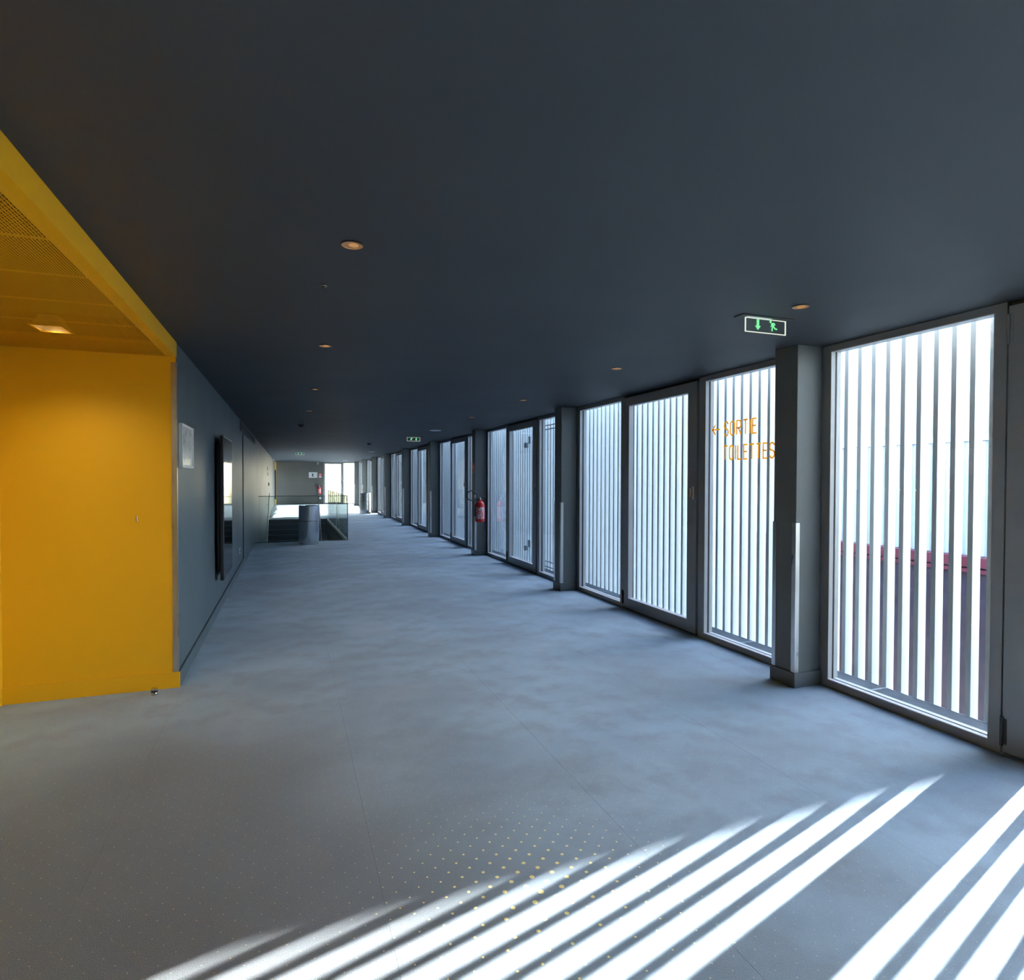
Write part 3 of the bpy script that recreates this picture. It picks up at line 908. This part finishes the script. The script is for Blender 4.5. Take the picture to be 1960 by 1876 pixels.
MB().box(0.01, 0.04, -0.053, -0.05, 0.02, 0.06).build('lens', 'gasket', q)

# fire extinguishers
def arc_pts(cx, cz, rx, rz_, a0, a1, y, n=18):
    return [(cx + rx * math.cos(math.radians(a0 + (a1 - a0) * i / n)), y, cz + rz_ * math.sin(math.radians(a0 + (a1 - a0) * i / n))) for i in range(n + 1)]
def make_ext(x, y, z, lab, hose=True):
    t = thing('fire_extinguisher', lab, 'extinguisher', (x, y, z), 'fire extinguishers')
    R_ = 0.088
    MB().lathe([(0.06, 0.0), (0.078, 0.008), (R_, 0.03), (R_, 0.335), (0.080, 0.375), (0.055, 0.405), (0.028, 0.42), (0.026, 0.44)], 0, 0, 0, 36).build('cylinder', 'red', t)
    lb = MB()
    n = 16
    vs_, fs_ = [], []
    for i in range(n + 1):
        a = math.radians(-165 + 150 * i / n)
        for zz in (0.07, 0.30): vs_.append(((R_ + 0.001) * math.cos(a), (R_ + 0.001) * math.sin(a), zz))
    for i in range(n): fs_.append((2 * i, 2 * i + 2, 2 * i + 3, 2 * i + 1))
    lb.add(vs_, fs_, True).build('label_sticker', 'ext_label', t)
    MB().lathe([(0.022, 0.44), (0.022, 0.475), (0.012, 0.485)], 0, 0, 0, 20).build('valve', 'steel', t)
    MB().tube([(-0.01, 0, 0.465), (0.05, -0.01, 0.49), (0.11, -0.01, 0.495)], 0.008, 8).build('carry_lever', 'black', t)
    MB().tube([(-0.02, 0, 0.46)] + arc_pts(-0.17, 0.52, 0.10, 0.095, -60, 250, -0.02) + [(-0.05, -0.02, 0.40)], 0.011, 10).build('hose', 'black', t)
    MB().tube([(-0.05, -0.02, 0.40), (-0.097, -0.01, 0.33), (-0.10, 0, 0.12)], 0.013, 10).build('nozzle', 'black', t)
    MB().box(-0.03, 0.03, 0.085, 0.105, 0.05, 0.46).build('bracket', 'black', t)
    return t
make_ext(3.485, 11.367, 0.66, 'red fire extinguisher hanging on the third column')
make_ext(1.65, YE - 0.106, 0.60, 'red fire extinguisher on the far end wall')
q = thing('fire_sign', 'narrow red sign above the extinguisher on the third column', 'sign', (3.4165, 11.48, 1.60))
MB().box(-0.006, 0, 0, 0.15, 0.06, 0.215).build('panel', 'sign_red', q)
MB().box(-0.006, 0, 0, 0.15, 0, 0.058).build('text_strip', 'nosing', q)
MB().box(-0.0075, -0.006, 0.05, 0.10, 0.10, 0.17).build('symbol', 'white', q)

# ---------------------------------------------------------------- ceiling fittings
dl_pos = [(0.248, 2.615), (0.251, 4.655), (0.262, 6.95), (0.271, 9.18), (2.686, 2.665), (2.686, 4.70), (2.69, 6.98), (2.692, 9.22), (0.20, 17.85), (0.43, 17.75)]
dl_lab = ['copper ceiling downlight, nearest one on the left row', 'copper ceiling downlight, second of the left row', 'copper ceiling downlight, third of the left row',
          'copper ceiling downlight, fourth and farthest of the left row', 'copper ceiling downlight beside the near exit sign', 'copper ceiling downlight, second of the right row',
          'copper ceiling downlight, third of the right row', 'copper ceiling downlight, fourth of the right row',
          'faint downlight over the stairs, left of the pair', 'faint downlight over the stairs, right of the pair']
first = None
for (x, y), lab in zip(dl_pos, dl_lab):
    if first is None:
        t = thing('downlight', lab, 'downlight', (x, y, H), 'copper downlights in the ceiling')
        MB().lathe([(0.047, 0.0), (0.047, -0.004), (0.043, -0.005), (0.043, 0.0)], 0, 0, 0, 32, cap=False).build('rim', 'black', t)
        MB().lathe([(0.043, -0.0045), (0.0415, -0.002), (0.036, -0.0012), (0.001, -0.0010)], 0, 0, 0, 32, cap=False).build('reflector', 'copper', t)
        MB().lathe([(0.020, -0.004), (0.019, -0.0016)], 0.006, 0.0, 0, 24).build('lamp_face', 'lamp', t)
        spot(t, (0, 0, -0.012), 8.0, (1.0, 0.50, 0.28), 1.5, 1.0, 0.03)
        first = t
    else:
        t = copy_tree(first, None, (x, y, H), lamp=x < 1 and y < 12)
        t['label'] = lab
first = None
for (x, y), lab in zip([(2.735, 11.95), (2.75, 22.1), (2.75, 32.9)], ['round white ceiling disc nearest the camera, before the second exit sign', 'round white ceiling disc midway down the corridor', 'round white ceiling disc near the far end']):
    if first is None:
        t = thing('ceiling_disc', lab, 'ceiling disc', (x, y, H), 'round white discs in the ceiling')
        MB().lathe([(0.118, 0.0), (0.118, -0.006), (0.108, -0.010), (0.100, -0.006)], 0, 0, 0, 36, cap=False).build('rim', 'white', t)
        MB().lathe([(0.100, -0.006), (0.05, -0.0045), (0.001, -0.004)], 0, 0, 0, 36, cap=False).build('diffuser', 'white', t)
        first = t
    else:
        t = copy_tree(first, None, (x, y, H)); t['label'] = lab
q = thing('ceiling_sensor', 'tiny white sensor in the dark ceiling below the nearest downlight', 'sensor', (0.167, 3.219, H))
MB().lathe([(0.014, 0.0), (0.013, -0.006), (0.009, -0.013), (0.002, -0.016)], 0, 0, 0, 20).build('dome', 'ceiling', q)
MB().lathe([(0.0145, -0.0005), (0.0155, -0.004)], 0.0, 0.0, 0, 20, cap=False).build('ring', 'white', q)
for x, y, lab in ((0.20, 11.6, 'small dark smoke detector on the ceiling above the left wall door'), (2.05, 17.0, 'small dark smoke detector on the ceiling near the fourth column')):
    q = thing('smoke_detector', lab, 'smoke detector', (x, y, H))
    MB().lathe([(0.05, 0.0), (0.05, -0.012), (0.044, -0.022)], 0, 0, 0, 24).build('base', 'gasket', q)
    MB().lathe([(0.036, -0.022), (0.034, -0.038), (0.02, -0.044), (0.002, -0.045)], 0, 0, 0, 24).build('chamber', 'ceiling', q)

# exit signs
def make_exit(x0, y, lab, flip=False):
    t = thing('exit_sign', lab, 'exit sign', (x0, y, H), 'green exit signs under the ceiling')
    MB().box(-0.048, 0.352, -0.04, 0.04, -0.006, 0.0).build('ceiling_plate', 'gasket', t)
    MB().box(0.0, 0.18, -0.025, -0.006, -0.0075, -0.006).build('trim_strip', 'steel', t)
    MB().box(0.004, 0.300, -0.003, 0.003, -0.088, -0.007).build('acrylic_pane', 'acrylic', t)
    ed = MB().box(0.0, 0.004, -0.0035, 0.0035, -0.092, -0.007).box(0.300, 0.304, -0.0035, 0.0035, -0.092, -0.007)
    ed.box(0.004, 0.300, -0.0035, 0.0035, -0.092, -0.088).box(0.004, 0.300, -0.0035, 0.0035, -0.010, -0.007)
    ed.build('lit_edge', 'edge_light', t)
    fn = lambda u, v, d: (u, d, v)
    ax, mx_ = (0.091, 0.205) if not flip else (0.213, 0.099)
    ar = MB().prism([(ax - 0.009, -0.014), (ax + 0.009, -0.014), (ax + 0.009, -0.052), (ax - 0.009, -0.052)], fn, -0.0045, -0.0035)
    ar.prism([(ax - 0.021, -0.052), (ax + 0.021, -0.052), (ax, -0.077)], fn, -0.0045, -0.0035)
    tag(ar.build('arrow', 'green_light', t), 'green arrow pointing down')
    man = MB()
    sx = -1 if flip else 1
    P = lambda u, v: (mx_ + sx * u, v)
    man.prism([P(-0.020 + 0.0075 * math.cos(a * math.pi / 6), -0.020 + 0.0085 * math.sin(a * math.pi / 6)) for a in range(12)], fn, -0.0045, -0.0035)
    for pts, wd in (([P(-0.012, -0.029), P(0.004, -0.046)], 0.015), ([P(-0.010, -0.030), P(0.006, -0.028), P(0.015, -0.038)], 0.006),
                    ([P(-0.013, -0.032), P(-0.010, -0.044), P(-0.018, -0.050)], 0.006), ([P(0.002, -0.046), P(0.014, -0.060), P(0.030, -0.062)], 0.008),
                    ([P(0.000, -0.046), P(-0.008, -0.060), P(-0.008, -0.076)], 0.008)):
        man.ribbon(pts, wd, fn, -0.0045, -0.0035)
    tag(man.build('running_figure', 'green_light', t), 'green running figure pictogram')
    return t
make_exit(2.533, 2.93, 'green exit sign hanging near the nearest column')
make_exit(2.56, 14.1, 'green exit sign hanging midway along the facade', True)
make_exit(0.22, 23.8, 'small green exit sign hanging over the stairs')

# ---------------------------------------------------------------- lettering on the glass
def arc(cx, cy, rx, ry, a0, a1, n=8):
    return [(cx + rx * math.cos(math.radians(a0 + (a1 - a0) * i / n)), cy + ry * math.sin(math.radians(a0 + (a1 - a0) * i / n))) for i in range(n + 1)]
W_ = 0.42
def glyph(ch):
    r = W_ / 2
    if ch == 'O': return [(arc(r, 1 - r * 1.15, r, r * 1.15, 0, 180) + arc(r, r * 1.15, r, r * 1.15, 180, 360), True)], W_
    if ch == 'S': return [(arc(r, 0.76, r, 0.24, 15, 180, 10) + arc(r, 0.72, r, 0.22, 180, 262, 4) + arc(r, 0.26, r, 0.24, 75, 0, 4) + arc(r, 0.25, r, 0.25, 0, -165, 10), False)], W_
    if ch == 'R': return [([(0, 0), (0, 1), (r, 1)] + arc(r, 0.74, r, 0.26, 90, -90, 8) + [(0, 0.48)], False), ([(r * 0.9, 0.48), (W_, 0)], False)], W_
    if ch == 'T': return [([(0, 1), (W_, 1)], False), ([(r, 1), (r, 0)], False)], W_
    if ch == 'I': return [([(0, 0), (0, 1)], False)], 0.0
    if ch == 'L': return [([(0, 1), (0, 0), (0.36, 0)], False)], 0.36
    if ch == 'E': return [([(0.36, 1), (0, 1), (0, 0), (0.36, 0)], False), ([(0, 0.52), (0.32, 0.52)], False)], 0.36
lt = thing('window_lettering', 'yellow words SORTIE and TOILETTES with an arrow on the glass', 'lettering', (XF + 0.041, 4.54, 1.676))
def word(txt, yleft, z, h, gap):
    u = 0.0
    for ch in txt:
        strokes, wd = glyph(ch)
        mb = MB()
        fn = lambda a, b, d, u=u: (d, yleft - (u + a) * h - 4.54, z + b * h - 1.676)
        for pts, cl in strokes: mb.ribbon(pts, 0.105, fn, -0.0015, 0.0005, cl)
        mb.build('letter', 'letter', lt)
        u += wd + gap
word('SORTIE', 4.538, 1.896, 0.124, 0.245)
word('TOILETTES', 4.545, 1.680, 0.124, 0.225)
fn = lambda a, b, d: (d, -a, b)
ar = MB().ribbon([(-0.165, 0.285), (-0.055, 0.285)], 0.013, fn, -0.0015, 0.0005)
ar.ribbon([(-0.118, 0.333), (-0.140, 0.305), (-0.165, 0.285), (-0.140, 0.265), (-0.118, 0.237)], 0.013, fn, -0.0015, 0.0005)
tag(ar.build('arrow', 'letter', lt), 'yellow arrow pointing left')
